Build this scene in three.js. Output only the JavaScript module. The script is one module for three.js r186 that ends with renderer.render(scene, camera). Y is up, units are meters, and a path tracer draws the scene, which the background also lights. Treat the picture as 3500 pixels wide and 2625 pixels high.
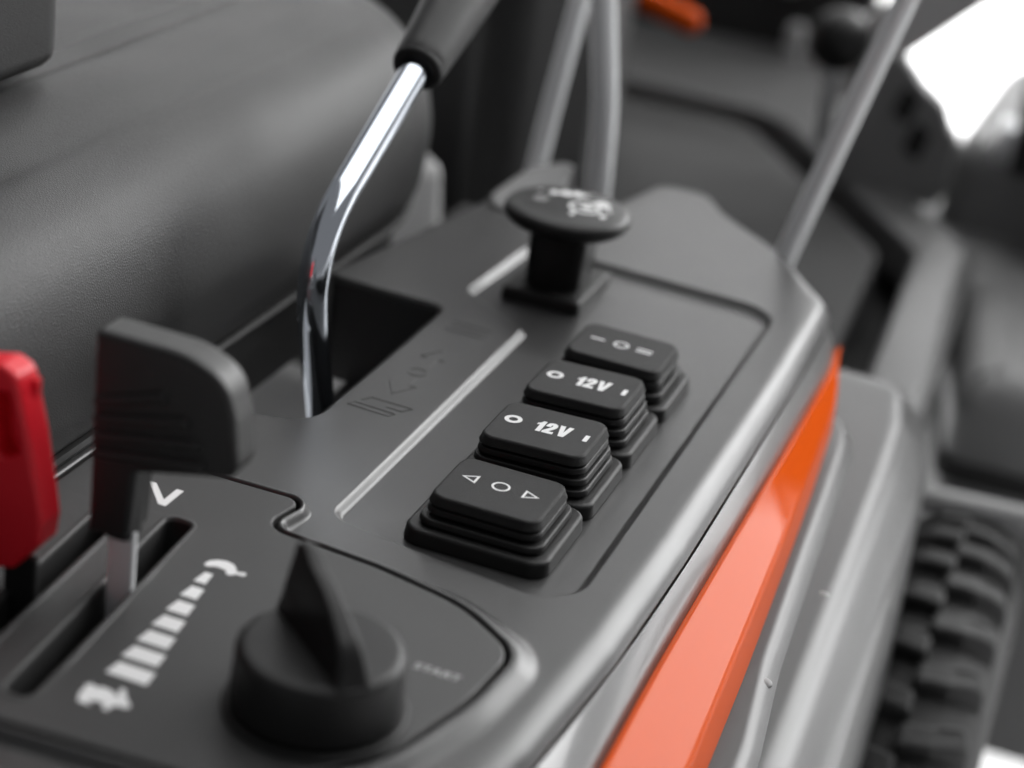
import * as THREE from 'three';
import { mergeGeometries, mergeVertices } from 'three/addons/utils/BufferGeometryUtils.js';
import { FontLoader } from 'three/addons/loaders/FontLoader.js';
import { RectAreaLightUniformsLib } from 'three/addons/lights/RectAreaLightUniformsLib.js';
import { ImprovedNoise } from 'three/addons/math/ImprovedNoise.js';

// ------------------------------------------------------------------ camera, light, exposure
// shapes below are written in drawing units; one drawing unit is 1.4 mm
const S = 0.0014;
const scene = new THREE.Scene();
scene.background = new THREE.Color().setRGB(0.16, 0.16, 0.165);
const camera = new THREE.PerspectiveCamera(22.2, 1024 / 768, 0.01, 30);
camera.position.set(76.78 * S, 168.85 * S, 288.96 * S);
camera.up.set(-0.25215, 0.90381, -0.34575);
camera.lookAt(76.78 * S - 0.26381, 168.85 * S - 0.40796, 288.96 * S - 0.87405);
camera.focus = 0.366 * 1.4;
camera.userData.fStop = 6.4;

const renderer = new THREE.WebGLRenderer({ antialias: true });
renderer.toneMapping = THREE.LinearToneMapping;
renderer.toneMappingExposure = 1.12;
renderer.shadowMap.enabled = true;
RectAreaLightUniformsLib.init();

// ------------------------------------------------------------------ helpers
let seed = 7;
const rnd = () => { seed = (seed * 1664525 + 1013904223) >>> 0; return seed / 4294967296; };
const taken = new Map();
function numbered(n) { const k = taken.get(n) || 0; taken.set(n, k + 1); return k ? n + '_' + String(k).padStart(3, '0') : n; }
function uvBox(g) {                                   // box mapping in metres
  const h = g.index ? g.toNonIndexed() : g;
  const p = h.attributes.position, n = h.attributes.normal, uv = new Float32Array(p.count * 2);
  for (let i = 0; i < p.count; i += 3) {
    let ax = 0, ay = 0, az = 0;
    for (let k = 0; k < 3; k++) { ax += Math.abs(n.getX(i + k)); ay += Math.abs(n.getY(i + k)); az += Math.abs(n.getZ(i + k)); }
    for (let k = 0; k < 3; k++) {
      const x = p.getX(i + k), y = p.getY(i + k), z = p.getZ(i + k);
      const [u, v] = ay >= ax && ay >= az ? [x, z] : ax >= az ? [z, y] : [x, y];
      uv[2 * (i + k)] = u; uv[2 * (i + k) + 1] = v;
    }
  }
  h.setAttribute('uv', new THREE.BufferAttribute(uv, 2));
  return h;
}
function clean(g) { for (const k of Object.keys(g.attributes)) if (k !== 'position' && k !== 'normal') g.deleteAttribute(k); return g; }
function join(list) { return mergeGeometries(list.map(g => { g = clean(g.index ? g.toNonIndexed() : g); if (!g.attributes.normal) g.computeVertexNormals(); return g; })); }
function thing(name, label, category, at = [0, 0, 0], group) {
  const o = new THREE.Group(); o.name = numbered(name); o.position.set(at[0] * S, at[1] * S, at[2] * S);
  o.userData = { label, category }; if (group) o.userData.group = group;
  o.base = at; scene.add(o); return o;
}
function part(name, g, m, parent, label) {            // g in drawing units, absolute place
  g = clean(g.clone());
  if (!g.attributes.normal) g.computeVertexNormals();
  let b = parent; while (b && !b.base) b = b.parent;
  if (b) g.translate(-b.base[0], -b.base[1], -b.base[2]);
  g.scale(S, S, S);
  const o = new THREE.Mesh(uvBox(g), m); o.name = name; o.castShadow = o.receiveShadow = true;
  if (label) o.userData.label = label;
  parent.add(o); return o;
}
function structure(name, g, m) { g = clean(g); g.scale(S, S, S); const o = new THREE.Mesh(uvBox(g), m); o.name = name; o.userData.kind = 'structure'; o.castShadow = o.receiveShadow = true; scene.add(o); return o; }

// closed or open outline with rounded corners: [x, z, cornerRadius, edgeWidth]
function outline(v, closed = true, step = 0.8) {
  let a = 0; for (let i = 0; i < v.length; i++) { const p = v[i], q = v[(i + 1) % v.length]; a += p[0] * q[1] - q[0] * p[1]; }
  if (closed && a < 0) v = v.slice().reverse();
  const raw = [];
  for (let i = 0; i < v.length; i++) {
    const p = v[i], r = p[2] || 0, e = p[3] ?? 1;
    if (!closed && (i === 0 || i === v.length - 1) || !r) { raw.push([p[0], p[1], e]); continue; }
    const q = v[(i - 1 + v.length) % v.length], s = v[(i + 1) % v.length];
    const d1 = [q[0] - p[0], q[1] - p[1]], d2 = [s[0] - p[0], s[1] - p[1]], l1 = Math.hypot(...d1), l2 = Math.hypot(...d2);
    const u1 = [d1[0] / l1, d1[1] / l1], u2 = [d2[0] / l2, d2[1] / l2];
    const ang = Math.acos(Math.max(-1, Math.min(1, u1[0] * u2[0] + u1[1] * u2[1])));
    const t = Math.min(r / Math.tan(ang / 2), l1 * 0.49, l2 * 0.49), rr = t * Math.tan(ang / 2);
    const A = [p[0] + u1[0] * t, p[1] + u1[1] * t], B = [p[0] + u2[0] * t, p[1] + u2[1] * t];
    const bl = rr / Math.sin(ang / 2), bx = u1[0] + u2[0], bz = u1[1] + u2[1], bb = Math.hypot(bx, bz) || 1;
    const C = [p[0] + bx / bb * bl, p[1] + bz / bb * bl];
    let a0 = Math.atan2(A[1] - C[1], A[0] - C[0]), a1 = Math.atan2(B[1] - C[1], B[0] - C[0]);
    let da = a1 - a0; while (da > Math.PI) da -= 2 * Math.PI; while (da < -Math.PI) da += 2 * Math.PI;
    const n = Math.max(3, Math.min(24, Math.ceil(Math.abs(da) * rr / step), Math.ceil(Math.abs(da) / 0.12)));
    for (let k = 0; k <= n; k++) { const th = a0 + da * k / n; raw.push([C[0] + rr * Math.cos(th), C[1] + rr * Math.sin(th), e]); }
  }
  const pts = [], E = [];
  const m = raw.length;
  for (let i = 0; i < m - (closed ? 0 : 1); i++) {    // subdivide long runs where the edge width changes
    const p = raw[i], q = raw[(i + 1) % m], l = Math.hypot(q[0] - p[0], q[1] - p[1]);
    if (l < 1e-6) continue;
    const n = Math.max(1, Math.ceil(l / 6));
    for (let k = 0; k < n; k++) { const f = k / n, s = f * f * (3 - 2 * f); pts.push([p[0] + (q[0] - p[0]) * f, p[1] + (q[1] - p[1]) * f]); E.push(p[2] + (q[2] - p[2]) * s); }
  }
  if (!closed) { pts.push(raw[m - 1].slice(0, 2)); E.push(raw[m - 1][2]); }
  const N = pts.length, nr = [];
  for (let i = 0; i < N; i++) {
    const p = closed ? pts[(i - 1 + N) % N] : pts[Math.max(0, i - 1)], q = closed ? pts[(i + 1) % N] : pts[Math.min(N - 1, i + 1)];
    const t = [q[0] - p[0], q[1] - p[1]], l = Math.hypot(...t); nr.push([t[1] / l, -t[0] / l]);
  }
  return { pts, nr, E, closed };
}
const offs = (o, f) => o.pts.map((p, i) => { const d = typeof f === 'function' ? f(o.E[i], i) : f; return [p[0] + o.nr[i][0] * d, p[1] + o.nr[i][1] * d]; });
function strip(o, prof, flip = false) {               // prof(edge, i) -> [[offset, y] ...] from the top inwards-outwards-down
  const N = o.pts.length, rows = o.pts.map((p, i) => prof(o.E[i], i).map(([d, y]) => [p[0] + o.nr[i][0] * d, y, p[1] + o.nr[i][1] * d]));
  const M = rows[0].length, pos = [], idx = [];
  for (const r of rows) for (const v of r) pos.push(...v);
  for (let i = 0; i < N - (o.closed ? 0 : 1); i++) for (let j = 0; j < M - 1; j++) {
    const a = i * M + j, b = ((i + 1) % N) * M + j;
    if (flip) idx.push(a, b + 1, b, a, a + 1, b + 1); else idx.push(a, b, b + 1, a, b + 1, a + 1);
  }
  const g = new THREE.BufferGeometry(); g.setAttribute('position', new THREE.Float32BufferAttribute(pos, 3)); g.setIndex(idx); return g;
}
function cap(poly, holes, y) {                        // flat face looking up; y may be a function
  const V = poly.map(p => new THREE.Vector2(p[0], p[1])), H = holes.map(h => h.map(p => new THREE.Vector2(p[0], p[1])));
  const f = THREE.ShapeUtils.triangulateShape(V, H), all = [...poly, ...holes.flat()], pos = [], idx = [];
  for (const p of all) pos.push(p[0], typeof y === 'function' ? y(p) : y, p[1]);
  for (const [a, b, c] of f) {
    const A = all[a], B = all[b], C = all[c], s = (B[0] - A[0]) * (C[1] - A[1]) - (B[1] - A[1]) * (C[0] - A[0]);
    if (s > 0) idx.push(a, c, b); else idx.push(a, b, c);
  }
  const g = new THREE.BufferGeometry(); g.setAttribute('position', new THREE.Float32BufferAttribute(pos, 3)); g.setIndex(idx); return g;
}
function weld(list) { const g = mergeVertices(mergeGeometries(list), 1e-4); g.computeVertexNormals(); return g; }
const arc = (r, n, f) => Array.from({ length: n + 1 }, (_, k) => f(k / n * Math.PI / 2, r));
// solid slab with rounded upper and lower edge, optional draft (the foot is wider by draft)
function slab(o, y0, y1, rt, rb = 0.01, draft = 0, n = 4) {
  const top = arc(rt, n, (t, r) => [-r + r * Math.sin(t), y1 - r + r * Math.cos(t)]);
  const bot = arc(rb, 3, (t, r) => [draft - r + r * Math.cos(t), y0 + r - r * Math.sin(t)]);
  return weld([cap(offs(o, -rt), [], y1), strip(o, () => [...top, ...bot]), (() => { const g = cap(offs(o, draft - rb), [], y0); const i = g.index.array; for (let k = 0; k < i.length; k += 3) { const t = i[k]; i[k] = i[k + 1]; i[k + 1] = t; } return g; })()]);
}
const rect = (x0, x1, z0, z1, r) => outline([[x0, z0, r], [x1, z0, r], [x1, z1, r], [x0, z1, r]]);
function tube(pts, r, seg = 60, rs = 20, tension = 0.5) { return new THREE.TubeGeometry(pts.length ? new THREE.CatmullRomCurve3(pts.map(p => new THREE.Vector3(...p)), false, 'centripetal', tension) : pts, seg, r, rs); }
function bent(pts, r, bend, rs = 24) {                // straight runs joined by arcs
  const path = new THREE.CurvePath(), P = pts.map(p => new THREE.Vector3(...p)); let last = P[0];
  for (let i = 1; i < P.length - 1; i++) {
    const a = P[i].clone().add(P[i - 1].clone().sub(P[i]).normalize().multiplyScalar(bend)), b = P[i].clone().add(P[i + 1].clone().sub(P[i]).normalize().multiplyScalar(bend));
    path.add(new THREE.LineCurve3(last, a)); path.add(new THREE.QuadraticBezierCurve3(a, P[i], b)); last = b;
  }
  path.add(new THREE.LineCurve3(last, P[P.length - 1]));
  return new THREE.TubeGeometry(path, 90, r, rs);
}
function between(g, a, b) {                           // y-axis geometry of unit base -> from a towards b
  const A = new THREE.Vector3(...a), d = new THREE.Vector3(...b).sub(A).normalize();
  g.applyQuaternion(new THREE.Quaternion().setFromUnitVectors(new THREE.Vector3(0, 1, 0), d)); g.translate(...a); return g;
}
const lathe = (pts, n = 64) => new THREE.LatheGeometry(pts.map(p => new THREE.Vector2(p[0], p[1])), n);
function shapeOf(pts, holes = []) { const s = new THREE.Shape(pts.map(p => new THREE.Vector2(p[0], p[1]))); for (const h of holes) s.holes.push(new THREE.Path(h.map(p => new THREE.Vector2(p[0], p[1])))); return s; }
function roundXY(v, step) { const o = outline(v.map(p => [p[0], p[1], p[2] || 0]), true, step); return o.pts; }
function flat(shapes, y, t = 0.05) { const g = new THREE.ExtrudeGeometry(shapes, { depth: t, bevelEnabled: false, curveSegments: 16 }); g.rotateX(-Math.PI / 2); g.translate(0, y, 0); return g; }  // shape (x, up) -> (x, -z)
const ell = (cx, cy, rx, ry, n = 32, a0 = 0, a1 = 2 * Math.PI) => Array.from({ length: n }, (_, k) => { const t = a0 + (a1 - a0) * k / n; return [cx + rx * Math.cos(t), cy + ry * Math.sin(t)]; });
const boxs = (x0, x1, y0, y1) => [[x0, y0], [x1, y0], [x1, y1], [x0, y1]];

// ------------------------------------------------------------------ textures (grain only)
const noise = new ImprovedNoise();
function tile(n, fn, srgb) {
  const d = new Uint8Array(n * n * 4);
  for (let j = 0; j < n; j++) for (let i = 0; i < n; i++) { const v = fn(i / n, j / n); const k = (j * n + i) * 4; const c = Math.max(0, Math.min(255, Math.round(v * 255))); d[k] = d[k + 1] = d[k + 2] = c; d[k + 3] = 255; }
  const t = new THREE.DataTexture(d, n, n); t.wrapS = t.wrapT = THREE.RepeatWrapping; t.magFilter = THREE.LinearFilter; t.minFilter = THREE.LinearMipmapLinearFilter; t.generateMipmaps = true;
  if (srgb) t.colorSpace = THREE.SRGBColorSpace; t.needsUpdate = true; return t;
}
// noise that repeats: sampled on a torus-like blend of four shifted copies
function pn(u, v, f, z) { const a = (x, y) => noise.noise(x * f, y * f, z); return (a(u, v) * (1 - u) * (1 - v) + a(u - 1, v) * u * (1 - v) + a(u, v - 1) * (1 - u) * v + a(u - 1, v - 1) * u * v); }
function worley(cells, s) {
  const c = []; seed = s; for (let i = 0; i < cells * cells; i++) c.push([rnd(), rnd()]);
  return (u, v) => {
    const x = u * cells, y = v * cells, ix = Math.floor(x), iy = Math.floor(y); let d1 = 9, d2 = 9;
    for (let a = -1; a <= 1; a++) for (let b = -1; b <= 1; b++) { const p = c[((iy + b + cells) % cells) * cells + (ix + a + cells) % cells], d = Math.hypot(ix + a + p[0] - x, iy + b + p[1] - y); if (d < d1) { d2 = d1; d1 = d; } else if (d < d2) d2 = d; }
    return [d1, d2];
  };
}
const w1 = worley(46, 11);
const leatherTex = tile(512, (u, v) => { const [a, b] = w1(u + 0.012 * pn(u, v, 9, 2.5), v + 0.012 * pn(u, v, 9, 7.5)); return Math.min(1, 1.6 * (b - a)) * 0.8 + 0.2 * (0.5 + pn(u, v, 40, 1.2)); });
const w2 = worley(90, 23);
const grainTex = tile(512, (u, v) => { const [a, b] = w2(u, v); return 0.6 * Math.min(1, 1.3 * (b - a)) + 0.4 * (0.5 + pn(u, v, 60, 4.2)); });
const smudge = tile(256, (u, v) => 0.62 + 0.05 * pn(u, v, 5, 3.1) + 0.03 * pn(u, v, 14, 8.1) + 0.03 * pn(u, v, 40, 5.7));
const rep = (t, metres) => { const c = t.clone(); c.repeat.set(1 / metres, 1 / metres); c.needsUpdate = true; return c; };
const leatherBump = rep(leatherTex, 0.036), fineGrain = rep(grainTex, 0.022), capGrain = rep(grainTex, 0.016), wear = rep(smudge, 0.11);

// ------------------------------------------------------------------ materials
const lin = (r, g = r, b = r) => new THREE.Color().setRGB(r, g, b);
const std = (o) => new THREE.MeshStandardMaterial(o), phy = (o) => new THREE.MeshPhysicalMaterial(o);
const M = {
  console: std({ color: lin(0.036), roughness: 0.52, roughnessMap: wear, bumpMap: fineGrain, bumpScale: 0.000018 }),
  panel: phy({ color: lin(0.042), specularIntensity: 0.7, roughness: 0.5, bumpMap: fineGrain, bumpScale: 0.00003 }),
  gloss: phy({ color: lin(0.08), roughness: 0.3, clearcoat: 0.5, clearcoatRoughness: 0.12 }),
  orange: phy({ color: lin(0.6, 0.078, 0.006), roughness: 0.5, specularIntensity: 0, clearcoat: 0.2, clearcoatRoughness: 0.04 }),
  rubber: phy({ color: lin(0.011), specularIntensity: 0.6, roughness: 0.5, bumpMap: fineGrain, bumpScale: 0.000015 }),
  cap: phy({ color: lin(0.012), specularIntensity: 0.5, roughness: 0.55, bumpMap: capGrain, bumpScale: 0.00016 }),
  grip: std({ color: lin(0.03), roughness: 0.42, bumpMap: capGrain, bumpScale: 0.00003 }),
  knob: phy({ color: lin(0.01), specularIntensity: 0.6, roughness: 0.42, bumpMap: fineGrain, bumpScale: 0.00001 }),
  handle: std({ color: lin(0.013), roughness: 0.45, bumpMap: capGrain, bumpScale: 0.00002 }),
  white: std({ color: lin(0.72), roughness: 0.6 }),
  greyPrint: std({ color: lin(0.36), roughness: 0.6 }),
  red: std({ color: lin(0.76, 0.006, 0.02), roughness: 0.42 }),
  chrome: std({ color: lin(0.75, 0.8, 0.87), roughness: 0.1, metalness: 1 }),
  steel: std({ color: lin(0.72, 0.73, 0.74), roughness: 0.3, metalness: 1 }),
  rod: std({ color: lin(0.78, 0.79, 0.8), roughness: 0.3, metalness: 0.05 }),
  zinc: std({ color: lin(0.55, 0.56, 0.57), roughness: 0.32, metalness: 1 }),
  vinyl: phy({ color: lin(0.032), specularIntensity: 0.65, roughness: 0.5, bumpMap: leatherBump, bumpScale: 0.00007 }),
  black: std({ color: lin(0.012), roughness: 0.7 }),
  cover: std({ color: lin(0.18), roughness: 0.5 }),
  rim: std({ color: lin(0.085), roughness: 0.4 }),
  body: phy({ color: lin(0.05), specularIntensity: 0.75, roughness: 0.3, bumpMap: fineGrain, bumpScale: 0.00002 }),
  mat: phy({ color: lin(0.034), specularIntensity: 0.5, roughness: 0.65 }),
  pale: std({ color: lin(0.6), roughness: 0.5 }),
  metalGrey: std({ color: lin(0.3), roughness: 0.5 }),
  tyre: std({ color: lin(0.02), roughness: 0.7 }),
  paper: std({ color: lin(0.82), roughness: 0.9 }),
};

// ------------------------------------------------------------------ studio: floor, backdrop, softboxes
{
  const fl = new THREE.PlaneGeometry(9000, 9000); fl.rotateX(-Math.PI / 2); fl.translate(0, -400, -1000);
  structure('floor', fl, M.paper);
  const bd = new THREE.BoxGeometry(7000, 1260, 20); bd.translate(0, 230, -2600);
  structure('backdrop', bd, M.paper);
}
function softbox(label, at, look, w, h, power) {     // metres
  const t = thing('softbox', label, 'studio light', [at[0] / S, at[1] / S, at[2] / S], 'studio softboxes round the machine');
  const d = 0.12, f = new THREE.BoxGeometry(w + 0.05, h + 0.05, 0.02); f.translate(0, 0, -0.05);
  const pieces = [f];
  for (const s of [-1, 1]) { const a = new THREE.BoxGeometry(0.02, h + 0.05, d); a.translate(s * (w / 2 + 0.015), 0, 0); const b = new THREE.BoxGeometry(w + 0.05, 0.02, d); b.translate(0, s * (h / 2 + 0.015), 0); pieces.push(a, b); }
  const add = (n, g, m) => { const o = new THREE.Mesh(uvBox(clean(g)), m); o.name = n; o.castShadow = o.receiveShadow = true; t.add(o); };
  add('housing', join(pieces), M.black);
  add('diffuser', new THREE.BoxGeometry(w, h, 0.01), std({ color: lin(0.8), roughness: 0.9, emissive: lin(1), emissiveIntensity: Math.min(1, power * 0.2) }));
  const l = new THREE.RectAreaLight(0xffffff, power, w, h); l.position.set(0, 0, 0.03); l.rotation.y = Math.PI; l.castShadow = true; t.add(l);
  t.lookAt(...look);
  return t;
}
softbox('large softbox behind and above the machine on the right', [0.95, 0.95, -2.1], [0, 0, -0.1], 1.5, 1.1, 8);
softbox('wide softbox hung above the machine', [0.3, 1.9, -1.0], [0.1, 0, -0.5], 3.2, 2.2, 1.0);
softbox('softbox aimed at the white backdrop', [0.0, 1.9, -2.6], [0, 0.3, -3.6], 5.0, 0.7, 27);

// ------------------------------------------------------------------ control console
const con = thing('control_console', 'dark grey moulded control console carrying the switches and levers', 'console', [0, -30, 0]);
{
  const shell = outline([                             // x, z, corner radius, edge rounding
    [9, 100, 10, 5], [12.5, 76, 40, 6], [16, 50, 60, 6], [18.6, 15, 60, 6.5], [19.6, -25, 80, 6.5], [19.8, -120, 80, 6], [18.6, -168, 20, 5], [-1, -196, 40, 3], [-22, -217, 14, 3], [-30, -230, 7, 3], [-45, -229, 6, 2.5], [-50, -198, 4, 1.5],
    [-59, -198, 3, 1.5], [-64, -209, 4, 1.5], [-78, -203, 6, 2], [-81, -172, 20, 1.6], [-91, -105, 3, 1.2],
    [-60.5, -104, 4.5, 1.4], [-60, -32, 8, 1.0], [-76, -27.5, 20, 1.0], [-90, -8, 12, 1.2], [-90, 100, 4, 1.2]]);
  const recess = outline([[8, 8.4, 9], [-33, 2.5, 16], [-40.6, 1, 5], [-41, -103, 3], [-60, -117, 4], [-58, -157, 5], [7.8, -152.5, 11]]);
  const pan = outline([[-86, 2, 3, 1.5], [-44.2, 1.3, 3.5, 2.2], [-46.8, 13.6, 3.6, 2.4], [-24, 15.8, 50, 3], [-7, 19.8, 25, 4.5], [5.6, 29, 9, 5.5], [4.4, 46, 40, 5], [-1, 66, 22, 4], [-16, 84, 16, 3], [-86, 89, 4, 2]]);
  const rw = 1.5, rd = 1.5;
  const edge = (e) => { const d = Math.min(3.9, e), p = []; for (let k = 0; k <= 9; k++) { const t = k / 9 * 1.25; p.push([-e + e * Math.sin(t) / Math.sin(1.25), -d * (1 - Math.cos(t)) / (1 - Math.cos(1.25))]); } return [...p, [0.02, -d - 0.15], [-0.2, -d - 0.4], [-1.8, -d - 0.6]]; };
  const rimUp = 1.9;
  const top = [
    cap(offs(shell, e => -e), [offs(recess, 0.5), offs(pan, e => e)], 0),
    strip(shell, edge),
    strip(pan, (e) => { const p = []; for (let k = 0; k <= 8; k++) { const f = k / 8, s = f * f * (3 - 2 * f); p.push([e + (0.55 - e) * f, rimUp * s]); } return [...p, [0.25, rimUp - 0.12], [0.05, rimUp - 0.5], [0, rimUp - 1], [0, -5]]; }, true),
    strip(recess, () => Array.from({ length: 11 }, (_, k) => { const f = k / 10, q = f * f * (3 - 2 * f); return [0.5 - (rw + 0.6) * f, -rd * q]; }), true),
    cap(offs(recess, -rw - 0.1), [], -rd),
  ];
  const shellMesh = part('top_shell', weld(top), M.console, con);
  // insert plate of the throttle, with two slots
  const slotA = outline([[-62.2, 20.6, 1.6], [-57.4, 20.8, 1.6], [-52.4, 80, 1.8], [-57, 79.5, 1.8]]), slotB = outline([[-73.6, 24, 1.6], [-69, 24, 1.6], [-64.5, 84, 1.8], [-69, 84, 1.8]]);
  const gp = 0.75;
  const slotProf = () => [[1.3, rimUp], [0.9, rimUp + 0.28], [0.45, rimUp + 0.3], [0.1, rimUp + 0.12], [0, rimUp - 0.5]];
  part('slot_shade', join([strip(slotA, () => [[0.05, rimUp - 0.5], [0.05, -10]], true), strip(slotB, () => [[0.05, rimUp - 0.5], [0.05, -10]], true)]), M.black, con);  // black strips that paint the deep shade inside both slots
  const plate = [cap(offs(pan, -gp - 0.6), [offs(slotA, 1.3), offs(slotB, 1.3)], rimUp), strip(pan, () => [[-gp - 0.6, rimUp], [-gp - 0.3, rimUp - 0.06], [-gp - 0.08, rimUp - 0.28], [-gp, rimUp - 0.7], [-gp, -5]]), strip(slotA, slotProf, true), strip(slotB, slotProf, true)];
  const plateMesh = part('throttle_plate', weld(plate), M.panel, con);
  const under = outline([[10, 96, 5], [12, 60], [15, 0], [15, -150, 5], [-10, -190, 5], [-55, -190, 5], [-58, -100, 3], [-58, -30, 3], [-86, -8, 3], [-86, 96, 3]]);
  part('underside', slab(under, -22, -20, 0.3), M.black, con);
  // walls hanging below the lever cut-out, coloured black for the shade inside
  const cutPath = outline([[-81.5, -172, 0], [-90.5, -105.5, 3], [-60.9, -104.4, 4.5], [-60.4, -31.5, 8], [-76, -27, 20], [-89.6, -8, 12], [-89.6, 95, 0]], false);
  part('cut_out_wall', join([strip(cutPath, () => [[0, -0.9], [0, -26]])]), M.black, con);
  part('cut_out_floor', slab(outline([[-58, -110], [-84, -112], [-79, -34], [-58, -26]]), -29, -26, 0.5), M.black, con);  // black sheet added as painted shade under the cut-out
  // right flank below the seam
  // raised steps at the rear
  part('rear_step', slab(outline([[-61, -176, 3], [-61.4, -205, 3], [-73, -197, 5], [-80.5, -173, 8]]), -6, 0.7, 1.2).translate(0, 0, 174).rotateX(0.29).translate(0, 0, -174), M.cover, con);

  // printed scale on the insert plate: seven bars, tortoise, hare, START, choke mark
  const py = rimUp + 0.004;
  for (let k = 0; k < 7; k++) {
    const f = k / 6, z = 35.5 + 30.5 * f, w = 0.85 + 2.4 * f, cx = -47.4 + 4.1 * f, d = 1.72;
    part('scale_bar', flat(shapeOf([[cx - w - 0.2, -z - d], [cx + w + 0.25, -z - d], [cx + w - 0.15, -z + d], [cx - w + 0.1, -z + d]]), py), M.white, plateMesh);
  }
  const tort = [[-3.9, -0.8], [-3.6, 0.5], [-2.4, 1.5], [-0.8, 1.9], [0.8, 1.5], [1.8, 0.6], [2.2, -0.2], [3.0, -0.2], [3.9, 0.2], [4.3, -0.3], [4.2, -0.9], [3.4, -1.1], [2.6, -1.0], [2.3, -1.6], [1.5, -2.0], [0.8, -1.6], [0.7, -0.9], [-1.2, -0.6], [-2.2, -0.9], [-2.8, -1.3], [-3.6, -1.3]];
  part('tortoise_print', flat(shapeOf(tort.map(p => [p[0] * 0.92 - 46.0, p[1] - 30.6])), py), M.white, plateMesh);
  const hare = [[-4.2, 1.6], [-3.4, 2.5], [-2.6, 1.9], [-1.6, 2.4], [0, 2.3], [1.2, 1.5], [1.7, 1.5], [1.0, 2.6], [0.9, 3.6], [1.7, 3.4], [2.5, 2.2], [3.2, 1.4], [4.2, 0.6], [4.4, -0.1], [3.8, -0.5], [2.6, -0.5], [1.9, -1.6], [2.2, -2.2], [1.2, -2.2], [0.8, -1.0], [-0.6, -0.9], [-1.6, -1.6], [-0.6, -2.3], [-2.8, -2.3], [-3.4, -1.2], [-3.8, 0.2], [-3.7, 1.2]];
  part('hare_print', flat(shapeOf(hare.map(p => [p[0] - 43.4, p[1] * 1.05 - 74.0])), py), M.white, plateMesh);
  part('choke_print', flat([shapeOf(boxs(-66.1, -64.7, -17.6, -11)), shapeOf([[-71.6, -11], [-70.2, -11], [-66.15, -15.6], [-66.15, -17.6]])], py), M.white, plateMesh);
}
const font = await new FontLoader().loadAsync('fonts/droid/droid_sans_bold.typeface.json');
function text(s, size, cx, cz, kx = 1) {              // flat lettering centred on (cx, cz), reading along x
  const sh = font.generateShapes(s, size), g = new THREE.ExtrudeGeometry(sh, { depth: 0.05, bevelEnabled: false, curveSegments: 8 });
  g.computeBoundingBox(); const b = g.boundingBox; g.translate(-(b.min.x + b.max.x) / 2, -(b.min.y + b.max.y) / 2, 0); g.scale(kx, 1, 1); g.rotateX(-Math.PI / 2); g.translate(cx, 0, cz); return g;
}
{
  const plate = con.children.find(c => c.name === 'throttle_plate');
  part('start_lettering', text('START', 1.7, -3.4, 41.2, 1.15).translate(0, 1.904, 0), M.greyPrint, plate);
  // moulded pictograms beside the lever slot: raised outlines
  const shellMesh = con.children.find(c => c.name === 'top_shell');
  const line = (pts, closed = false, r = 0.1) => join(pts.slice(0, closed ? undefined : -1).map((p, i) => { const q = pts[(i + 1) % pts.length], l = Math.hypot(q[0] - p[0], q[1] - p[1]); return between(new THREE.CylinderGeometry(r, r, l, 6).translate(0, l / 2, 0), [p[0], 0.03, p[1]], [q[0], 0.03, q[1]]); }));
  part('moulded_mark', line([[-55.6, -46.6], [-54.4, -48.9], [-45.2, -48.6], [-46.6, -46.2], [-50, -46.4]]), M.console, shellMesh);
  part('moulded_mark', line([[-57.2, -43.3], [-56.4, -45], [-47.2, -44.4], [-48, -42.6]], true), M.console, shellMesh);
  part('moulded_mark', line([[-54.6, -58.8], [-51.6, -53.2], [-48.6, -58.8], [-50.2, -58.8], [-50.2, -63.6]]), M.console, shellMesh);
  part('moulded_mark', line([...ell(-51.4, -66, 1.9, 1.9, 14).map(p => p)], true), M.console, shellMesh);
  part('moulded_mark', line([[-50.2, -69.2], [-50.2, -74.5], [-48.6, -74.5], [-51.2, -80], [-54.2, -74.5], [-52.6, -74.5]]), M.console, shellMesh);
  part('moulded_mark', line([[-55.6, -92], [-46.4, -91.6], [-46, -94], [-55, -94.6]], true), M.console, shellMesh);
  part('moulded_mark', line([[-55.4, -97], [-46, -96.6]], false), M.console, shellMesh);
}

// ------------------------------------------------------------------ rocker switches
const ring = (cx, cy, r, w) => shapeOf(ell(cx, cy, r, r, 40), [ell(cx, cy, r - w, r - w, 40)]);
const tri = (cx, cy, a, w) => { const o = [[a, 0], [-a * 0.75, a * 0.92], [-a * 0.75, -a * 0.92]], k = (Math.abs(a) - w * 1.55) / Math.abs(a); return shapeOf(o.map(p => [p[0] + cx, p[1] + cy]), [o.map(p => [p[0] * k + cx - a * 0.03, p[1] * k + cy])]); };
const switches = [
  { z: 0, h: 7.5, tilt: 0, label: 'black rocker switch marked with two triangles and a circle, nearest the rotary knob', sym: 'tri' },
  { z: -25, h: 9.4, tilt: 0.03, label: 'black 12V rocker switch right behind the triangle-marked switch', sym: '12V' },
  { z: -50, h: 9.4, tilt: 0.03, label: 'black 12V rocker switch next to the switch marked with dashes', sym: '12V' },
  { z: -75, h: 8.6, tilt: -0.015, label: 'black rocker switch marked with dashes and a circle, nearest the round pull knob', sym: 'dash' },
];
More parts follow.
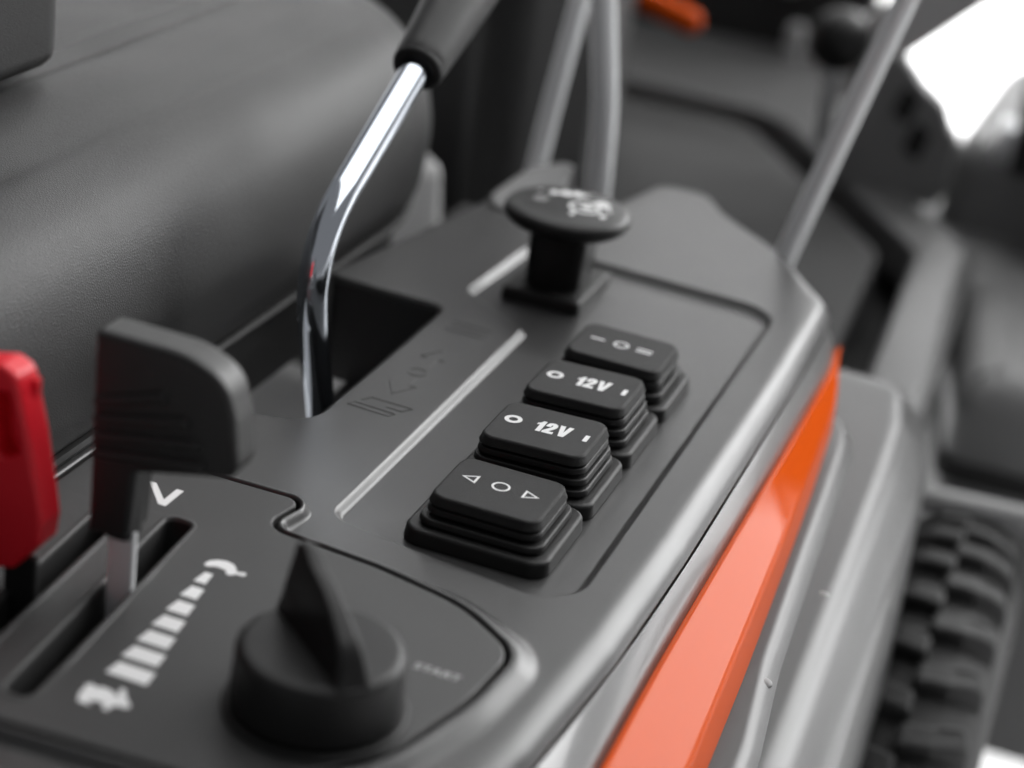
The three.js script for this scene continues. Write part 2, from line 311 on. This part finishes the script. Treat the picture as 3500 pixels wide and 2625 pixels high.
for (const s of switches) {
  const y0 = -1.5, t = thing('rocker_switch', s.label, 'switch', [-13.5, y0, s.z - 12.5], 'rocker switches in a row on the console');
  const B = (m) => rect(-27.2 + m, 0.2 - m, s.z - 24.6 + m, s.z + 0.2 - m, Math.max(1.2, 3.6 - m * 0.2));
  part('base', slab(B(0), y0, y0 + 3.1, 0.8, 0.3, 0.25), M.rubber, t);
  const n = s.h > 9 ? 3 : 2, yb = y0 + 3.1, yt = s.h - 2.1;
  const rot = (g, f) => { g.translate(13.5, 0, 0); g.rotateZ(s.tilt * f); g.translate(-13.5, 0, 0); return g; };
  part('bellows', rot(slab(B(4.0), yb - 0.3, yt + 0.6, 0.2), 0.5), M.rubber, t);
  for (let k = 0; k < n; k++) {
    const f = (k + 0.5) / n, m = 1.9 + 1.0 * (k / Math.max(1, n - 1)), yc = yb + (yt - yb) * f, hh = (yt - yb) / n * 0.36;
    part('bellows_fold', rot(slab(B(m), yc - hh, yc + hh, Math.min(0.4, hh * 0.9), Math.min(0.4, hh * 0.9), 0.15), (k + 1) / n), M.rubber, t);
  }
  const o = B(3.25), g = slab(o, yt, s.h, 0.75, 0.4, 0.45, 5);
  if (s.sym === 'dash') { const p = g.attributes.position; for (let i = 0; i < p.count; i++) { } }
  const cp = part('rocker_cap', rot(g, 1), M.cap, t);
  const zc = -(s.z - 12.2), y = s.h - 0.012;
  const put = (name, shapes) => part(name, rot(flat(shapes, y), 1), M.white, cp);
  if (s.sym === 'tri') { put('triangle_print', tri(-19.6, zc + 1.0, -1.75, 0.42)); put('circle_print', ring(-13.7, zc + 0.9, 1.75, 0.42)); put('triangle_print', tri(-7.9, zc + 0.6, 1.75, 0.42)); }
  if (s.sym === '12V') {
    put('circle_print', ring(-20.3, zc + 0.7, 1.75, 0.85));
    const gl = [[[0, 3.7], [0.75, 4.1], [1.15, 4.9], [2.05, 4.9], [2.05, 0], [0.75, 0], [0.75, 3.25], [0, 3.05]],
      [[2.5, 3.1], [2.5, 3.7], [2.8, 4.5], [3.5, 4.95], [4.5, 4.95], [5.2, 4.5], [5.45, 3.8], [5.35, 3.1], [4.9, 2.3], [3.95, 1.0], [5.4, 1.0], [5.4, 0], [2.4, 0], [2.4, 0.9], [3.5, 2.3], [4.1, 3.2], [4.15, 3.8], [3.95, 4.1], [3.75, 3.8], [3.75, 3.1]],
      [[5.85, 4.9], [7.2, 4.9], [7.7, 1.9], [8.2, 4.9], [9.5, 4.9], [8.4, 0], [6.95, 0]]];
    put('lettering', gl.map(q => shapeOf(q.map(p => [p[0] * 0.74 - 15.6, p[1] * 0.98 + zc - 1.9]))));
    put('bar_print', shapeOf(boxs(-5.7, -4.8, zc - 1.5, zc + 1.3)));
  }
  if (s.sym === 'dash') { put('dash_print', shapeOf(boxs(-21, -17.9, zc + 0.3, zc + 0.9))); put('circle_print', ring(-14.1, zc + 0.6, 1.7, 0.5)); put('dash_print', shapeOf(boxs(-10.6, -7.2, zc + 0.95, zc + 1.5))); put('dash_print', shapeOf(boxs(-10.6, -7.2, zc - 0.45, zc + 0.1))); }
}

// ------------------------------------------------------------------ round pull knob
{
  const c = [-43.2, -134], y0 = -1.5, t = thing('pull_knob', 'black mushroom pull knob with white pictograms on its round top', 'knob', [c[0], y0, c[1]]);
  part('base_plate', slab(rect(c[0] - 9.8, c[0] + 9.6, c[1] - 13, c[1] + 13.2, 1.6), y0, y0 + 3.2, 0.7, 0.2, 0.2), M.knob, t);
  part('stem', slab(rect(c[0] - 7.2, c[0] + 7.2, c[1] - 7.2, c[1] + 7.2, 3.2), y0 + 3.1, 16.4, 0.3, 0.2, -0.3), M.knob, t);
  const prof = [[0, 14.2], [7.5, 14.3], [11.5, 15.0], [13.9, 16.2], [14.9, 17.4], [15.15, 18.3], [14.9, 19.2], [14.1, 19.9], [12.8, 20.3], [9, 20.75], [5, 20.95], [0, 21]];
  const head = part('knob_head', lathe(new THREE.SplineCurve(prof.map(p => new THREE.Vector2(...p))).getPoints(60).map(p => [p.x, p.y]), 96).translate(c[0], 0, c[1]), M.knob, t);
  const Y = 20.9, zc = -c[1];
  const dome = (g) => { const p = g.attributes.position; for (let i = 0; i < p.count; i++) { const r = Math.hypot(p.getX(i) - c[0], p.getZ(i) - c[1]); p.setY(i, p.getY(i) - Math.max(0, r - 5) * 0.057 - Math.max(0, r - 9.5) * 0.12 + 0.1); } return g; };
  const pr = (n, s) => part(n, dome(flat(s, Y)), M.white, head);
  // engage sign: splined shaft, ring and arrow
  pr('pictogram', shapeOf([[-7.5, 3.2], [-6.6, 5.4], [-5.2, 4.4], [-4.2, 7.4], [-2.8, 6.2], [-1.2, 8.6], [0.2, 7.0], [1.8, 7.9], [1.6, 5.8], [0.6, 5.4], [0.4, 3.4], [-1.2, 4.4], [-2.4, 2.6], [-4.4, 3.2], [-5.8, 1.8]].map(p => [p[0] + c[0] + 0.6, p[1] + zc + 1.2])));
  pr('pictogram', ring(c[0] + 4.2, zc - 1.0, 3.9, 0.95));
  pr('pictogram', shapeOf(ell(c[0] + 4.6, zc - 0.7, 1.5, 1.5, 20)));
  pr('pictogram', shapeOf([[4.6, 3.6], [6.2, 6.8], [8.2, 5.9], [9.8, 3.2], [11.2, 0.2], [9.8, 0.4], [8.6, 2.4], [7.2, 2.2]].map(p => [p[0] + c[0], p[1] + zc])));
  pr('pictogram', shapeOf(boxs(c[0] + 2.4, c[0] + 3.4, zc - 7.6, zc - 5.2)));
  pr('pictogram', shapeOf(ell(c[0] + 9.6, zc - 3.4, 0.9, 1.2, 16)));
  pr('pictogram', shapeOf(ell(c[0] - 9.4, zc + 5.2, 1.0, 0.9, 16)));
  part('pictogram', dome(flat(ring(c[0] - 6.6, zc - 1.4, 1.75, 0.42), Y)), M.greyPrint, head);
  part('pictogram', dome(flat([shapeOf([[-7.6, -2.0], [-7.3, -2.3], [-5.6, -0.8], [-5.9, -0.5]].map(p => [p[0] + c[0], p[1] + zc])), shapeOf([[-7.6, -0.8], [-7.3, -0.5], [-5.6, -2.0], [-5.9, -2.3]].map(p => [p[0] + c[0], p[1] + zc + 0.01]))], Y)), M.greyPrint, head);
}

// ------------------------------------------------------------------ rotary start knob
{
  const c = [-15.6, 60], t = thing('rotary_knob', 'black rotary start knob with a tall pointed finger grip', 'knob', [c[0], 1.9, c[1]]);
  part('collar', lathe([[0, 1.9], [14.1, 1.9], [14.1, 2.6], [13.6, 3.0], [0, 3.0]].map(p => p), 80).translate(c[0], 0, c[1]), M.knob, t);
  part('knob_body', lathe([[0, 2.9], [13.2, 2.9], [13.1, 4], [12.75, 11.6], [12.5, 12.4], [11.9, 12.9], [11.0, 13.1], [0, 13.2]], 96).translate(c[0], 0, c[1]), M.knob, t);
  // finger grip: side profile drawn along the grip, swept to a thickness that widens downwards
  const dir = new THREE.Vector2(17.6, 16).normalize(), nrm = new THREE.Vector2(-dir.y, dir.x);
  const prof = roundXY([[-11.4, 12.6, 0], [-10.6, 19, 8], [-9.4, 25.2, 1.0], [-7.2, 25.2, 2.2], [3, 22, 26], [9.8, 17.8, 7], [11.6, 12.6, 0]], 0.4);
  const sh = shapeOf(prof), g = new THREE.ExtrudeGeometry(sh, { depth: 2.4, bevelEnabled: true, bevelSize: 0.5, bevelThickness: 0.7, bevelSegments: 4, steps: 1 }); g.translate(0, 0, -1.2);
  const p = g.attributes.position; for (let i = 0; i < p.count; i++) { const u = p.getX(i), v = p.getY(i), w = p.getZ(i) * (1.5 - 0.95 * Math.pow(Math.max(0, (v - 12.6) / 13), 0.7)); p.setXYZ(i, c[0] + dir.x * u + nrm.x * w, v, c[1] + dir.y * u + nrm.y * w); }
  g.computeVertexNormals();
  part('finger_grip', g, M.knob, t);
}

// ------------------------------------------------------------------ throttle lever
{
  const t = thing('throttle_lever', 'black throttle lever with a ribbed flag-shaped handle on a steel blade', 'lever', [-57.5, -9, 46]);
  const P = [[-62.6, 47.0, 1.0], [-46.5, 46.9, 14], [-40.2, 44.0, 7], [-38.2, 38, 10], [-37.2, 30.8, 2], [-38.2, 28.4, 1.5], [-54.6, 24.6, 1.2], [-55.2, 12.9, 1], [-62.4, 11.6, 1], [-62.4, 34, 30]];
  const g = new THREE.ExtrudeGeometry(shapeOf(roundXY(P, 0.5)), { depth: 5.0, bevelEnabled: true, bevelSize: 0.9, bevelThickness: 1.0, bevelOffset: -0.9, bevelSegments: 4 }); g.translate(0, 0, 42);
  const hd = part('handle', g, M.handle, t);
  const ribs = [[36.0, -50.4], [33.0, -46.4], [30.0, -44.4], [27.0, -43.2]];
  ribs.forEach(([y, x1], k) => { const a = [-61.2, y - 0.6, 48.05], b = [x1, y + 3.0 - k * 0.25, 48.05], l = Math.hypot(b[0] - a[0], b[1] - a[1]); part('rib', between(new THREE.CapsuleGeometry(0.95, l, 6, 12).translate(0, l / 2, 0), a, b), M.handle, hd); });
  part('sleeve', slab(rect(-61.4, -54.8, 41.6, 47.4, 2.4), 11.0, 26, 0.8, 1.2, -0.2), M.handle, t);
  part('blade', slab(rect(-59.6, -55.0, 44.6, 46.2, 0.5), -9, 13, 0.3, 0.1), M.rod, t);
}
// ------------------------------------------------------------------ red lever
{
  const t = thing('choke_lever', 'red plastic lever with an oval slot at the left edge', 'lever', [-67, -9, 56]);
  const P = [[-84, 39.4, 3], [-72.8, 41.8, 2.2], [-70, 40.6, 2.4], [-67.4, 30.4, 20], [-64.8, 16.7, 2], [-65.2, 12.8, 1.5], [-69.8, 7.2, 2], [-84, 4.8, 2]];
  const hole = roundXY([[-73.8, 36.8, 1], [-71.2, 37.8, 1.2], [-69.2, 27.6, 1.3], [-72.8, 25.8, 1]], 0.4);
  const g = new THREE.ExtrudeGeometry(shapeOf(roundXY(P, 0.5), [hole.slice().reverse()]), { depth: 4.2, bevelEnabled: true, bevelSize: 0.8, bevelThickness: 0.9, bevelOffset: -0.8, bevelSegments: 4 }); g.translate(0, 0, 52.6);
  const h = part('handle', g, M.red, t);
  part('slot_floor', new THREE.BoxGeometry(7, 15, 1.2).translate(-72.2, 31.4, 53.2), M.red, h);
  for (let k = 0; k < 8; k++) part('rib', between(new THREE.CapsuleGeometry(0.6, 5, 5, 10).translate(0, 2.5, 0), [-82, 13 + k * 2.4, 57.6], [-76, 13.6 + k * 2.4, 57.6]), M.red, h);
  part('blade', slab(rect(-72.5, -66.8, 54.4, 56, 0.5), -9, 9, 0.3, 0.1), M.rubber, t);
}
// ------------------------------------------------------------------ chrome lever
{
  const t = thing('chrome_lever', 'bent chrome lever with a black cylindrical grip rising from the console cut-out', 'lever', [-72, -46, -76]);
  part('rod', bent([[-72, -46, -76], [-72, 27, -50], [-72, 70, -127]], 3.25, 19, 32), M.chrome, t);
  const a = [-72, 54.2, -99.2], b = [-72, 78, -142];
  const g = part('grip', between(lathe([[3.3, 1.2], [5.4, 1.2], [5.75, 1.8], [6.1, 4], [7.6, 26], [7.9, 34], [7.4, 40], [0, 42]], 48), a, b), M.grip, t);
  part('grip_collar', between(lathe([[3.4, 0.3], [4.6, -0.3], [5.5, 0.1], [5.85, 1.0], [5.6, 1.9], [3.4, 2]], 40), a, b), M.rubber, g);
}
// ------------------------------------------------------------------ steel rods behind the pull knob
{
  const a = thing('steel_rod', 'bent steel rod standing directly behind the pull knob', 'rod', [-56, -12, -206], 'steel rods behind the console');
  part('rod', bent([[-55.4, -12, -206], [-57.6, 24, -206], [-68, 82, -206]], 3.6, 8), M.rod, a);
  const b = thing('steel_rod', 'slim steel rod leaning left of the bent rod, next to the dark cowl', 'rod', [-81, -12, -228], 'steel rods behind the console');
  part('rod', bent([[-82, -12, -228], [-79.4, 14, -228], [-72.5, 70, -228]], 2.9, 6), M.rod, b);
  const c = thing('steel_rod', 'straight steel rod slanting up behind the rear right corner of the console', 'rod', [-4, -16, -204], 'steel rods behind the console');
  part('rod', bent([[-4.5, -16, -204], [5.2, 26, -203], [18, 80, -203]], 3.0, 4), M.rod, c);
}
// ------------------------------------------------------------------ side bodywork
const loft = (rows, flip = false) => { const M0 = rows[0].length, pos = [], idx = []; for (const r of rows) for (const v of r) pos.push(...v); for (let i = 0; i < rows.length - 1; i++) for (let j = 0; j < M0 - 1; j++) { const a = i * M0 + j, b = a + M0; idx.push(a, b, b + 1, a, b + 1, a + 1); } const g = new THREE.BufferGeometry(); g.setAttribute('position', new THREE.Float32BufferAttribute(pos, 3)); g.setIndex(idx); g.computeVertexNormals(); return g; };
const lerpTab = (tab, z) => { for (let i = 0; i < tab.length - 1; i++) { const [a, ...u] = tab[i], [b, ...v] = tab[i + 1]; if (z <= a && z >= b) { const f = (a - z) / (a - b), s = f; return u.map((x, k) => x + (v[k] - x) * s); } } return tab[tab.length - 1].slice(1); };
function roundProfile(pts, n = 5) {                   // [x, y, r] -> smoothed polyline
  const out = [];
  pts.forEach((p, i) => { if (!i || i === pts.length - 1 || !p[2]) { out.push([p[0], p[1]]); return; }
    const q = pts[i - 1], s = pts[i + 1], l1 = Math.hypot(q[0] - p[0], q[1] - p[1]), l2 = Math.hypot(s[0] - p[0], s[1] - p[1]), t1 = Math.min(p[2], l1 * 0.49), t2 = Math.min(p[2], l2 * 0.49);
    const A = [p[0] + (q[0] - p[0]) / l1 * t1, p[1] + (q[1] - p[1]) / l1 * t1], B = [p[0] + (s[0] - p[0]) / l2 * t2, p[1] + (s[1] - p[1]) / l2 * t2];
    for (let k = 0; k <= n; k++) { const f = k / n; out.push([A[0] * (1 - f) ** 2 + 2 * p[0] * f * (1 - f) + B[0] * f * f, A[1] * (1 - f) ** 2 + 2 * p[1] * f * (1 - f) + B[1] * f * f]); } });
  return out;
}
const smoothTab = (tab) => { const c = new THREE.CatmullRomCurve3(tab.map(p => new THREE.Vector3(p[1], 0, p[0])), false, 'centripetal').getPoints(400); return (z) => { let lo = 0, hi = 400; while (hi - lo > 1) { const m = (lo + hi) >> 1; if (c[m].z > z) lo = m; else hi = m; } const a = c[lo], b = c[hi], f = Math.max(0, Math.min(1, (a.z - z) / (a.z - b.z || 1))); return a.x + (b.x - a.x) * f; }; };
const flankX = smoothTab([[112, 7], [100, 9.3], [76, 12.8], [50, 15.9], [15, 18.45], [-25, 19.55], [-70, 19.75], [-120, 19.75], [-150, 19.3], [-160, 18.6], [-168, 17], [-174, 14.4], [-182, 9.4], [-194, 0.6]]);
const panelX = smoothTab([[112, 24.6], [60, 23.7], [32, 23.1], [0, 22.5], [-40, 22.4], [-100, 22.4], [-145, 22.1], [-160, 21.6], [-170, 20.4], [-177, 18.2], [-186, 12], [-194, 4]]);
{
  const rows = [];
  for (let z = 100; z >= -194; z -= 2) { const a = flankX(z), b = panelX(z); rows.push([[a - 2.4, -8.5], [a - 0.35, -6.0], [a - 0.05, -5.35], [a + 0.2, -5.45], [a + (b - a) * 0.3, -7.2], [a + (b - a) * 0.62, -9.6], [b, -13], [b + 0.4, -30]].map(p => [p[0], p[1], z])); }
  part('side_trim', loft(rows), M.gloss, con);
}
{
  const t = thing('orange_side_panel', 'glossy orange side panel tapering to a point along the console flank', 'panel', [25, -34, -20]);
  //            z   xL    yTop  xRidge yRidge xOut yOut
  const tab = [[110, 19, -12, 36.5, -19.8, 42, -33], [60, 20.2, -12, 35.4, -19.5, 40, -32], [10, 21, -12, 34, -19.2, 38, -31], [-30, 21.4, -12.2, 32.4, -18.9, 35.8, -30], [-70, 21.8, -12.4, 30.8, -18, 32.6, -29], [-115, 21.9, -12.8, 28, -17.6, 30.2, -27], [-145, 21.9, -13.2, 26.2, -17, 27.8, -25], [-158, 21.6, -13.6, 24.6, -16.6, 25.8, -22], [-168, 21.2, -14, 22.6, -15.8, 23.4, -19], [-177, 20.6, -14.4, 20.9, -14.8, 21.1, -15.2]];
  const rows = [];
  for (let z = 110; z >= -177; z -= 3.5) { const [, yt, xr, yr, xq, yo] = lerpTab(tab, z), xo = xr + (xq - xr) * 0.55, xl = z < -168 ? lerpTab(tab, z)[0] : panelX(z) + 0.1; rows.push(roundProfile([[xl - 2, yt - 6], [xl - 0.4, yt - 0.4, 0.7], [xl + 0.8, yt, 0.4], [xr, yr, 1.2], [xo, yo, 1.0], [xo - 2, yo - 3]]).map(p => [p[0], p[1], z])); }
  part('panel_skin', loft(rows), M.orange, t);
}
{
  const t = thing('rear_fender', 'dark grey fender with a rounded outer edge beside the orange panel', 'fender', [35, -90, -60]);
  const tab = [[110, 58], [0, 55.5], [-60, 53.6], [-115, 52], [-150, 51], [-178, 49.4], [-196, 46.5], [-206, 42], [-211, 36]];
  const rows = [];
  for (let k = 0; k <= 90; k++) { const z = 110 - (321) * (1 - Math.pow(1 - k / 90, 1.4)); const [xo] = lerpTab(tab, z); const e = Math.max(0, -z - 196) / 15, dy = -4.0 * e * e; rows.push(roundProfile([[6, -30 + dy], [xo - 9, -30.5 + dy, 4], [xo, -40 + dy, 7], [xo + 2, -95]]).map(p => [p[0], p[1], z])); }
  const last = rows[rows.length - 1]; rows.push(last.map(p => [p[0] - 1, p[1] - 2, p[2] - 3])); rows.push(last.map(p => [p[0] - 1, -95, p[2] - 3.5]));
  const f = part('fender_skin', loft(rows), M.body, t);
  const lt = [[110, 47.5], [30, 45], [-11, 43], [-42, 39.6], [-65, 38.2], [-88, 36.8], [-130, 34.6], [-150, 33.2], [-158, 31.4], [-164, 28]], lr = [];
  for (let z = 110; z >= -164; z -= 3) { const [xo] = lerpTab(lt, z); lr.push(roundProfile([[20, -27.4], [xo - 3.2, -27.6, 1.6], [xo, -30.8, 2], [xo + 0.6, -36]]).map(p => [p[0], p[1], z])); }
  const e = lr[lr.length - 1]; lr.push(e.map(p => [p[0] - 1, -36, p[2] - 3]));
  part('fender_ledge', loft(lr), M.body, t);
  part('bolt', lathe([[0, 1.2], [1.6, 1.1], [2.4, 0.4], [2.5, 0], [0, 0]], 20).scale(0.7, 0.7, 0.7).translate(40.4, -31.2, -78), M.cover, t);
  part('bolt', lathe([[0, 1.4], [1.6, 1.2], [2.6, 0.4], [2.7, 0], [0, 0]], 20).scale(0.7, 0.7, 0.7).translate(37.2, -28.9, -34), M.cover, t);
}
// ------------------------------------------------------------------ seat
{
  const t = thing('seat', 'grey vinyl driver seat cushion with rounded front corner', 'seat', [-170, -8, -60]);
  const o = outline([[-92, 130, 0], [-92, -222, 74], [-420, -240, 0]], false);
  // going towards -z with the cushion on the left: outward is to the right
  if (o.nr[0][0] < 0) o.nr = o.nr.map(n => [-n[0], -n[1]]);
  const ctl = [[-10, -5], [-4, -3.4], [-1, 1.5], [0, 8], [0.6, 16], [-0.6, 24], [-3.6, 32], [-8.5, 38.6], [-14, 42.4], [-19, 44.0], [-23, 44.4], [-27.5, 45.6], [-33, 47.2], [-39, 48.0], [-44.5, 47.8], [-47.5, 47.0], [-49, 46.6], [-51, 47.6], [-53.4, 48.6], [-55.6, 47.8], [-57.4, 46.4], [-60, 45.6], [-66, 44.4]];
  const prof = new THREE.SplineCurve(ctl.map(p => new THREE.Vector2(...p))).getPoints(110).map(p => [p.x, p.y]);
  const fine = { pts: [], nr: [], E: [], closed: false };
  for (let i = 0; i < o.pts.length - 1; i++) for (let k = 0; k < 2; k++) { const f = k / 2, L = (a, b) => [a[0] + (b[0] - a[0]) * f, a[1] + (b[1] - a[1]) * f]; fine.pts.push(L(o.pts[i], o.pts[i + 1])); fine.nr.push(L(o.nr[i], o.nr[i + 1])); fine.E.push(1); }
  const wav = (x, z) => 0.9 * noise.noise(x * 0.02, z * 0.016, 3.3) + 0.35 * noise.noise(x * 0.05, z * 0.04, 9.3);
  const g = strip(fine, () => prof.slice().reverse(), true);
  const inner = offs(fine, -66); inner.push([-420, 130]);
  const all = weld([g, cap(inner, [], 44.4)]);
  const p = all.attributes.position; for (let i = 0; i < p.count; i++) { const w = wav(p.getX(i), p.getZ(i)) * Math.min(1, Math.max(0, p.getY(i) / 20)); p.setY(i, p.getY(i) + w); p.setX(i, p.getX(i) + 0.6 * w); }
  all.computeVertexNormals();
  part('cushion', all, M.vinyl, t);
  const lip = strip(fine, () => [[-5.5, -3.2], [-2.6, -3.4], [-2.0, -4.2], [-2.4, -5.2], [-6, -6]], false);
  part('base_rim', join([lip]), M.black, t);
  part('seat_pan', join([strip(fine, () => [[-6, -5], [-7, -26], [-12, -27]], false)]), M.black, t);
  part('back_pad', slab(outline([[-300, 90, 4], [-135, 90, 6], [-135, -62, 9], [-300, -62, 4]]), 50.2, 110, 6, 4), M.vinyl, t, 'padded block above the left of the cushion');
  part('seat_rail', join([-70, -55, -40, -25, -10, 5, 20].map(z => slab(rect(-106.4, -104.8, z, z + 12, 0.6), -14, -11.5, 0.6))), M.zinc, t);
}
// ------------------------------------------------------------------ frame below the cut-out, cowl and foot pan
{
  const t = thing('frame_rail', 'pale grey sheet-metal floor plate seen through the cut-out beside the chrome lever', 'frame', [-112, -64, -150]);
  part('plate', slab(rect(-240, -62, -210, -96, 3), -66, -62, 0.8), M.metalGrey, t);
  part('cross_bar', slab(rect(-106, -62, -240, -206, 2), -66, -24, 1), M.black, t);
  const c = thing('front_cowl', 'dark grey upright cowl between the seat and the steel rods', 'cowl', [-130, -66, -330]);
  part('cowl_shell', slab(outline([[-96, -330, 10], [-118, -262, 30], [-138, -330, 20], [-300, -420, 10], [-300, -460, 5], [-120, -460, 10]]), -66, 80, 6), M.mat, c);
  const b = thing('seat_bracket', 'light grey curved bracket between the seat and the dark cowl', 'bracket', [-120, -66, -232]);
  part('bracket_plate', slab(outline([[-116, -252, 3], [-134, -232, 8], [-160, -240, 4], [-156, -266, 4]]), -66, -16, 6, 0.1, 4), M.pale, b);
}
{
  const t = thing('foot_pan', 'dark grey foot pan with raised rim beyond the console', 'foot pan', [-60, -66, -400]);
  const hole = outline([[13, -405, 26], [20, -250, 10], [20, -190, 5], [-120, -190, 5], [-160, -300, 5], [-160, -549, 10], [-72, -545, 34]]);
  const rim = outline([[33, -424, 40], [39, -290, 60], [40, -180, 5], [-170, -180, 5], [-260, -300, 5], [-260, -674, 4], [-66, -674, 10], [2, -470, 40]]);
  part('rim', weld([cap(offs(rim, -5), [offs(hole, 2)], -60), strip(rim, () => [[-5, -60], ...arc(5, 5, (a, r) => [-r + r * Math.sin(a), -65 + r * Math.cos(a)]).slice(1), [0, -90]]), strip(hole, () => [[2, -60], [0.6, -60.4], [0, -62], [0, -76]], true)]), M.rim, t);
  part('mat', slab(outline([[1, -400, 24], [7, -250, 10], [7, -196, 5], [-116, -196, 5], [-154, -300, 5], [-154, -530, 10], [-79, -527, 32]]), -86, -62.5, 2, 0.1, 0), M.mat, t);
  part('pan_floor', slab(outline([[30, -420], [30, -190], [-150, -190], [-200, -300], [-200, -640], [-80, -640]]), -96, -92, 1), M.black, t);
  part('screw', lathe([[0, 2], [3, 1.8], [4.5, 0.6], [4.8, 0], [0, 0]], 24).translate(-141, -63.2, -498), M.mat, t);
}
// ------------------------------------------------------------------ tyre
{
  const c = [60, -232, -215], R = 150, t = thing('lugged_wheel', 'black lugged tyre under the fender', 'wheel', [c[0], c[1] - R, c[2]]);
  const toAxis = (g) => g.rotateZ(-Math.PI / 2).translate(...c);
  const pr = []; for (let k = 0; k <= 16; k++) { const f = k / 16 * 2 - 1; pr.push([R - 6 - 12 * Math.abs(f) ** 3, f * 18]); }
  part('carcass', toAxis(lathe([[70, -19], [115, -21], [128, -20], ...pr, [128, 20], [115, 21], [70, 19]], 120)), M.tyre, t);
  for (let k = 0; k < 46; k++) for (const s of [-1, 1]) {
    const g = slab(outline([[0.5, -3.4, 1.2], [8, -5, 1], [17, -11, 2.2], [19, -4.4, 2.2], [9.5, 2.2, 1], [0.5, 4.2, 1.2]]), -6, 4.0, 1.4, 0.1, 0.5);
    g.scale(s, 1, 1); if (s < 0) { const i = g.index.array; for (let q = 0; q < i.length; q += 3) { const w = i[q]; i[q] = i[q + 1]; i[q + 1] = w; } g.computeVertexNormals(); }
    { const q = g.attributes.position; for (let v = 0; v < q.count; v++) q.setY(v, q.getY(v) - 9 * Math.pow(Math.abs(q.getX(v)) / 19, 3)); g.computeVertexNormals(); } g.translate(s * -1.2, R - 5, 0); g.rotateX((k + (s > 0 ? 0.5 : 0)) / 46 * Math.PI * 2); g.translate(...c);
    part('lug', g, M.tyre, t);
  }
}
// ------------------------------------------------------------------ things beyond
{
  const t = thing('front_cover', 'dark grey moulded cover with a black band right of the foot pan', 'cover', [80, -200, -420]);
  part('cover_shell', slab(outline([[44, -330, 8], [30, -420, 10], [-14, -470, 14], [-14, -520, 10], [130, -520, 10], [130, -330, 10]]), -210, -72, 14), M.cover, t);
  part('cover_hump', slab(outline([[10, -480, 12], [14, -640, 14], [130, -640, 10], [130, -480, 14]]), -210, -36, 12), M.cover, t);
  part('unseen_dark_block', slab(outline([[112, -570, 12], [112, -770, 14], [236, -770, 10], [236, -570, 14]]), -210, 150, 14), M.cover, t);  // out-of-view block, added so the orange skin mirrors something dark
  part('band', slab(outline([[42, -328, 8], [28, -420, 10], [-16, -470, 14], [-16, -521, 10], [131, -521, 10], [131, -328, 10]]), -112, -104, 2, 2), M.black, t);
  const b = thing('cross_tube', 'light grey horizontal bar behind the tyre', 'tube', [100, -95, -268]);
  part('bar', between(new THREE.CylinderGeometry(4.2, 4.2, 160, 24).translate(0, 80, 0), [42, -92, -268], [200, -84, -268]), M.metalGrey, b);
}
{
  const t = thing('ball_knob', 'black ball knob above the far rim of the foot pan', 'knob', [-37, -30, -452]);
  part('ball', new THREE.SphereGeometry(12.4, 40, 28).translate(-37, -1, -452), M.knob, t);
  part('stalk', between(new THREE.CylinderGeometry(3.2, 3.2, 40, 20).translate(0, 20, 0), [-37, -44, -458], [-37, -6, -452]), M.steel, t);
  const h = thing('orange_grab_bar', 'orange rounded grab bar at the top edge beyond the steel rods', 'grab bar', [-120, -20, -470]);
  part('grip', between(new THREE.CapsuleGeometry(5.2, 60, 10, 24).translate(0, 30, 0), [-96, -6, -452], [-150, 2, -470]), M.orange, h);
  const f = thing('dash_panel', 'dark panel with a grey screw head between the orange handle and the ball knob', 'panel', [-110, -60, -660]);
  part('plate', slab(rect(-320, -56, -690, -666, 6), -62, 120, 4), M.black, f);
  part('screw_head', between(lathe([[0, 3], [7, 3], [9, 1], [9, 0], [0, 0]], 24), [-98, -22, -660], [-80, 0, -600]), M.metalGrey, f);
  part('tab', slab(rect(-92, -84, -652, -640, 2), -60, -42, 3), M.metalGrey, f);
}
{
  const t = thing('frame_post', 'grey slanted post at the top right in front of the white backdrop', 'post', [-20, -30, -480]);
  part('post', between(new THREE.BoxGeometry(22, 150, 12).translate(0, 60, 0), [-36, -16, -496], [14, 36, -490]), M.pale, t);
  const g = thing('slotted_gusset', 'grey gusset plate with dark slots beside the white gap', 'bracket', [0, -62, -470]);
  const gs = new THREE.ExtrudeGeometry(shapeOf(roundXY([[-30, -62, 2], [-30, -14, 4], [-17, -7, 5], [4, -24, 5], [12, -36, 5], [10, -62, 2]], 1)), { depth: 8, bevelEnabled: true, bevelSize: 1.5, bevelThickness: 1.5, bevelSegments: 3 }).translate(0, 0, -480);
  const gp = part('plate', gs, M.cover, g);
  for (const [x, y] of [[-9, -25], [-2, -38]]) part('slot', new THREE.ExtrudeGeometry(shapeOf(roundXY([[x - 5, y - 4, 2], [x + 2, y - 8, 2], [x + 5, y + 4, 2], [x - 2, y + 8, 2]], 1)), { depth: 2, bevelEnabled: false }).translate(0, 0, -471.8), M.black, gp);
  const w = thing('roller', 'black roller with metal hub at the right edge', 'roller', [60, -60, -470]);
  part('drum', new THREE.CylinderGeometry(26, 26, 60, 40).rotateZ(Math.PI / 2).translate(66, -16, -470), M.black, w);
  part('hub', new THREE.CylinderGeometry(9, 9, 8, 24).rotateZ(Math.PI / 2).translate(33, -28, -462), M.steel, w);
  part('guard', new THREE.TorusGeometry(31, 3, 12, 40, Math.PI).rotateY(Math.PI / 2).translate(38, -14, -470), M.metalGrey, w);
}
renderer.render(scene, camera);
